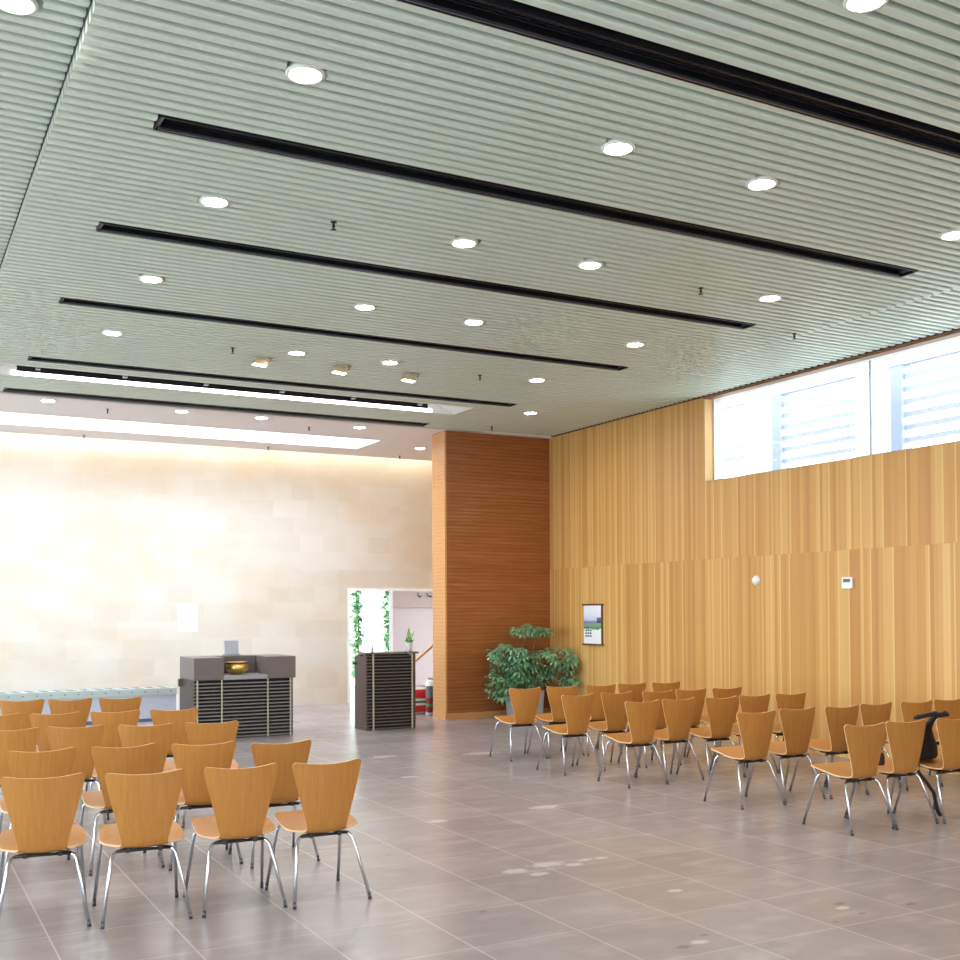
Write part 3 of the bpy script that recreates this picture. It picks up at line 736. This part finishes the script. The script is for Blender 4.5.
# notices on the stone wall
for z0, z1, lb in ((1.575, 1.80, 'white paper notice on stone wall, upper of two'), (1.33, 1.565, 'white paper notice on stone wall, lower of two')):
    t = thing('paper_notice', lb, 'notice', (4.355, YB - .0, z0), 0, 'paper notices on stone wall'); h = z1 - z0
    MB().box(0, .32, -.006, -.002, 0, h).build('sheet', M['paper'], t)
    mb = MB()
    for i in range(4):
        for j in range(5):
            if rg.random() < .8: mb.box(.05 + j * .045, .05 + j * .045 + .03, -.008, -.006, .04 + i * .045, .05 + i * .045)
    mb.build('print', plain('faint_print', (222, 224, 230), .6), t)

# ------------------------------------------------------------------ things on the oak wall
t = thing('framed_poster', 'landscape poster with brown rails on the oak board wall', 'poster', (XR, 13.80, 1.12))
MB().box(-.03, 0, -.235, .235, .03, .60).build('board', M['rod'], t)
MB().box(-.034, -.03, -.225, .225, .03, .60).build('print', M['poster'], t)
MB().box(-.045, 0, -.26, .26, .60, .625).build('top_rail', M['rod'], t)
MB().box(-.045, 0, -.26, .26, .005, .03).build('bottom_rail', M['rod'], t)
mb = MB()
for i in range(4):
    for j in range(3):
        if (i, j) != (3, 2):
            mb.box(-.036, -.034, .185 - j * .06 - .045, .185 - j * .06, .13 + i * .042, .13 + i * .042 + .026)
mb.build('lettering', M['ink_dark'], t)
t = thing('motion_sensor', 'small round white sensor on the oak wall', 'sensor', (XR, 10.293, 2.0))
o = MB().lathe([(.055, 0), (.055, .012), (.048, .03), (.03, .045), (.0001, .05)], n=22).build('dome', M['white'], t); o.rotation_euler = (0, -PI / 2, 0)
o = MB().lathe([(.062, 0), (.062, .01), (.0001, .01)], n=22).build('base_plate', M['lamp_trim'], t); o.rotation_euler = (0, -PI / 2, 0)
t = thing('thermostat', 'small white thermostat with grey display on the oak wall', 'thermostat', (XR, 8.832, 1.872))
MB().box(-.03, 0, -.075, .075, 0, .125).build('case', M['white'], t, bevel=.006)
MB().box(-.032, -.03, -.05, .05, .07, .108).build('display', M['lcd'], t)

# ------------------------------------------------------------------ potted tree
t = thing('umbrella_tree', 'bushy umbrella tree in a grey square planter before the cherry partition', 'potted plant', (8.70, 14.68, 0))
mb = MB(); a, b, h = .20, .225, .43
mb.hexa([(-a, -a, 0), (a, -a, 0), (a, a, 0), (-a, a, 0), (-b, -b, h), (b, -b, h), (b, b, h), (-b, b, h)])
mb.build('planter', M['planter'], t, bevel=.008)
MB().box(-.2, .2, -.2, .2, h, h + .012).build('soil', M['soil'], t)
rl = random.Random(11)
cl = []      # leaf whorls: centre (local), radius
def blob(c, r, n):
    for _ in range(n):
        while True:
            q = Vector((rl.uniform(-1, 1), rl.uniform(-1, 1), rl.uniform(-1, 1)))
            if .35 < q.length < 1: break
        cl.append(Vector((c[0] + q.x * r[0], c[1] + q.y * r[1], c[2] + q.z * r[2])))
blob((-.36, -.12, .84), (.36, .3, .34), 78)
blob((-.06, -.12, .82), (.34, .3, .27), 56)
blob((-.50, -.12, .52), (.22, .2, .16), 18)
blob((.02, -.1, 1.345), (.42, .2, .08), 24)
blob((.40, -.3, .88), (.26, .3, .22), 34)
blob((.50, -.42, .62), (.12, .2, .14), 7)
blob((.1, -.12, .60), (.3, .2, .16), 20)
mb = MB()
for c in cl:
    c.x = min(c.x, .60); c.y = min(c.y, .24)
    k = rl.randint(7, 9); ph = rl.uniform(0, 6.28); R = rl.uniform(.085, .125)
    tilt = Vector((rl.uniform(-.5, .5), rl.uniform(-.8, .1), 1)).normalized()
    e1 = tilt.orthogonal().normalized(); e2 = tilt.cross(e1)
    for i in range(k):
        an = ph + 2 * PI * i / k
        d = e1 * math.cos(an) + e2 * math.sin(an) + tilt * .05
        st = c + d * .02
        L = R * rl.uniform(.85, 1.1)
        if st.x + d.x * L > .685: L = max(.03, (.685 - st.x) / max(d.x, .01))
        if st.y + d.y * L > .335: L = max(.03, (.335 - st.y) / max(d.y, .01))
        leaf(mb, st, d, tilt, L, L * .40, 0, .45)
mb.build('foliage', M['leaf'], t)
for pts in ([(0, 0, .44), (-.04, -.02, .75), (-.08, -.05, 1.05), (.04, -.08, 1.33)], [(-.05, 0, .44), (-.2, -.05, .7), (-.4, -.1, .85)], [(.05, 0, .44), (.15, -.1, .7), (.32, -.25, .88)], [(.0, .03, .44), (.08, .0, .8), (.14, -.05, 1.1), (.24, -.08, 1.34)]):
    MB().tube(pts, [.018, .014, .011, .008][:len(pts)], 7).build('stem', M['bark'], t)

# ------------------------------------------------------------------ black bag hung between two near chairs
BX, BY = 7.23, 5.975
t = thing('shoulder_bag', 'black cloth bag slung between two chair backs in the nearest right row', 'bag', (BX, BY, 0))
def loft(rings, m=0):
    mb = MB(); n = len(rings[0])
    for r in rings: mb.v += [tuple(q) for q in r]
    for i in range(len(rings) - 1):
        for k in range(n): mb.face((i * n + k, i * n + (k + 1) % n, (i + 1) * n + (k + 1) % n, (i + 1) * n + k), m, True)
    mb.face(list(range(n))[::-1], m); mb.face([(len(rings) - 1) * n + k for k in range(n)], m); return mb
def ring(cx, cy, z, rx, ry, n=14, w=.0, ph=0): return [(cx + rx * math.cos(2 * PI * k / n) * (1 + w * math.sin(3 * 2 * PI * k / n + ph)), cy + ry * math.sin(2 * PI * k / n) * (1 + w * math.cos(2 * 2 * PI * k / n + ph)), z) for k in range(n)]
loft([ring(.05, .15, .456, .17, .09, w=.05), ring(.05, .15, .48, .185, .10, w=.06), ring(.04, .13, .55, .165, .085, w=.06, ph=1), ring(.02, .10, .63, .115, .055, w=.08, ph=2), ring(.0, .05, .70, .065, .035, w=.08, ph=1), ring(.0, .0, .76, .03, .026), ring(.0, -.04, .805, .028, .022)]).build('body', M['cloth_black'], t)
mb = MB().tube([(-.30, -.10, .812), (-.25, -.09, .817), (-.19, -.08, .819), (-.11, -.07, .824), (-.02, -.06, .83), (.0, -.07, .82), (.03, -.08, .82), (.06, -.09, .828), (.08, -.10, .815)], [.012, .018, .016, .018, .022, .02, .02, .024, .014], 10)
mb.build('shoulder_strap', M['cloth_black'], t)
MB().tube([(-.080, .06, .45), (-.080, .055, .37), (-.02, .045, .30), (.06, .03, .2), (.09, .02, .06), (.115, .015, .017)], [.01, .012, .013, .014, .016, .016], 8).build('hanging_strap', M['cloth_black'], t)
t = thing('dark_pouch', 'small dark pouch on the seat beside the nearest aisle chair back', 'pouch', (6.72, 6.02, .452))
loft([ring(0, 0, .0, .035, .022), ring(0, 0, .02, .04, .026), ring(.005, 0, .07, .034, .022), ring(.01, 0, .095, .02, .014)]).build('body', plain('dark_maroon_cloth', (42, 24, 26), .6), t)
MB().box(-.006, .03, -.01, .01, .092, .104).build('clasp', plain('pink_clasp', (190, 120, 110), .5), t)

# ------------------------------------------------------------------ beyond the doorway
CYW = 21.2
mb = MB(); mb.box(9.39, 12.6, CYW, CYW + .2, 0, 3.2)
struct(mb.build('wall_corridor', M['corridor']), 'pale pinkish corridor wall seen through the doorway', 'wall')
mb = MB(); mb.box(9.37, 12.6, CYW - .06, CYW, 1.73, 3.2)
struct(mb.build('trim_1', plain('corridor_band', (128, 110, 102), .6)), 'warm beige upper band on the corridor wall', 'wall band')
struct(MB().box(5.5, 14.0, YB + .3, 23.2, 2.9, 3.0).build('ceiling_shade_canopy', M['plaster']), 'unseen plaster ceiling extended past the corridor to shade its wall', 'ceiling')  # unseen roof, extended beyond the corridor to keep its wall in shade
for x, w_ in ((9.98, .1), (10.22, .14)):
    t = thing('corridor_fitting', 'small dark fitting high on corridor wall, %s' % ('left of two' if x < 10.1 else 'right of two'), 'fitting', (x, CYW - .06, 1.98), 0, 'fittings on corridor wall')
    MB().box(-w_ / 2, w_ / 2, -.05, 0, 0, .05).build('body', M['sack_grey'], t); MB().lathe([(.03, 0), (.04, -.03), (.0001, -.035)], (0, -.03, 0), 12).build('lens', M['black'], t)
t = thing('wooden_pole', 'pale wooden pole leaning behind the cherry partition', 'pole', (0, 0, 0))
MB().tube([(6.86, 16.9, .02), (7.96, 15.507, 1.44)], .022, 8).build('shaft', M['pale_wood'], t)
MB().tube([(6.856, 16.905, .014), (6.868, 16.89, .03)], .026, 8).build('ferrule', M['metal_grey'], t)
def sack(name, label, loc, rz, W, D, H, bands, dent=.12):
    t = thing(name, label, 'sack', loc, rz, 'plastic sacks by the doorway'); n = 20
    rings = []; K = 12
    for i in range(K + 1):
        f = i / K; s = 1 - .55 * abs(2 * f - 1) ** 6 if 0 < f < 1 else .62
        dd = D / 2 * (1 - (abs(2 * f - 1)) ** 4 * .8) + .006
        r = []
        for k in range(n):
            a = 2 * PI * k / n; ca, sa = math.cos(a), math.sin(a)
            r.append((W / 2 * s ** .25 * abs(ca) ** .6 * (1 if ca > 0 else -1), dd * abs(sa) ** .8 * (1 if sa > 0 else -1) * (1 + .06 * math.sin(5 * a + i)), H * f))
        rings.append(r)
    mb = loft(rings); me = mb
    for q, fc in enumerate(me.f):
        zc = sum(me.v[i][2] for i in fc) / len(fc) / H
        for j, (lim, _) in enumerate(bands):
            if zc <= lim: me.m[q] = j; break
    mb.build('body', [b[1] for b in bands], t)
    MB().box(-W / 2 + .03, W / 2 - .03, -.008, .008, H - .02, H + .035).build('top_seam', bands[-1][1], t)
WH = M['pot_white']
sack('plastic_sack', 'red and white plastic sack, seen between lectern and taller grey sack', (7.57, 16.16, 0), .05, .34, .15, .43, [(.12, WH), (.36, M['red']), (.44, WH), (.52, M['green']), (.60, WH), (.95, M['red']), (1.1, WH)])
sack('plastic_sack', 'taller grey and dark red sack by the end of the cherry partition', (7.73, 15.84, 0), -.05, .29, .15, .56, [(.06, WH), (.26, M['dark_red']), (.36, M['green']), (.46, M['dark_red']), (.84, M['sack_grey']), (1.1, WH)])

# outside
struct(MB().box(-60, 60, -40, 90, -.5, -.21).build('ground', M['concrete']), 'bright paved ground outside the hall', 'ground')
def outdoor_tree(x, y, r, h, label, seed, z0=0.):
    t = thing('slender_tree', label, 'tree', (x, y, -.2), 0, 'trees outside the doorway'); q = random.Random(seed); mb = MB()
    for _ in range(int(1500 * h / 5)):
        a = q.uniform(0, 6.28); rr = r * math.sqrt(q.random()); z = q.uniform(.3, h); rr *= .6 + .4 * math.sin(z * 2.3 + seed)
        an = q.uniform(0, 6.28)
        leaf(mb, (rr * math.cos(a), rr * math.sin(a), z), (math.cos(an), math.sin(an), q.uniform(-.3, .5)), (0, 0, 1), q.uniform(.14, .26), q.uniform(.07, .12), 0, .3)
    mb.build('foliage', M['tree_leaf'], t)
    MB().tube([(0, 0, 0), (.04, 0, h * .5), (0, .03, h * .92)], [.03, .02, .01], 8).build('trunk', M['bark'], t)
outdoor_tree(9.68, 23.9, .14, 3.0, 'slender green tree outside, at the left side of the doorway', 4)
outdoor_tree(10.5, 23.9, .17, 3.0, 'slender green tree outside, beside the corridor wall', 9)

# ------------------------------------------------------------------ light
wd = bpy.data.worlds.new('sky'); scn.world = wd; wd.use_nodes = True
bg = wd.node_tree.nodes['Background']; bg.inputs[0].default_value = (.86, .93, 1.0, 1); bg.inputs[1].default_value = 5.0
def light(name, kind, loc, rot, energy, col=(1, 1, 1), **kw):
    l = bpy.data.lights.new(name, kind); l.energy = energy; l.color = col
    for k, v in kw.items(): setattr(l, k, v)
    o = bpy.data.objects.new(name, l); COL.objects.link(o); o.location = loc; o.rotation_euler = rot; return o
def portal(name, loc, rot, sx, sy):
    o = light(name, 'AREA', loc, rot, 1, shape='RECTANGLE', size=sx, size_y=sy); o.data.cycles.is_portal = True; return o
portal('daylight_left', (XL - .02, 7.55, 1.75), (0, -PI / 2, 0), 3.5, 20.1)
portal('daylight_clerestory', (XR + .28, (WY0 + WY1) / 2, (WZ0 + WZ1) / 2), (0, PI / 2, 0), WZ1 - WZ0, WY1 - WY0)
portal('daylight_doorway', (8.36, YB + .28, 1.02), (-PI / 2, 0, 0), 1.86, 2.04)
portal('daylight_entrance', (3.5, YF - .28, 1.5), (PI / 2, 0, 0), 5., 3.)
# warm strip hidden in the slot above the stone wall
light('wall_wash', 'AREA', (2.6, 18.4, 4.75), (math.radians(8), 0, 0), 48, (1, .78, .50), shape='RECTANGLE', size=13.4, size_y=.12)
for pname in ('max_bounces', 'diffuse_bounces'): pass
scn.cycles.max_bounces = 10; scn.cycles.diffuse_bounces = 5; scn.cycles.glossy_bounces = 4; scn.cycles.transparent_max_bounces = 12
scn.cycles.sample_clamp_indirect = 6.0; scn.cycles.caustics_reflective = False; scn.cycles.caustics_refractive = False
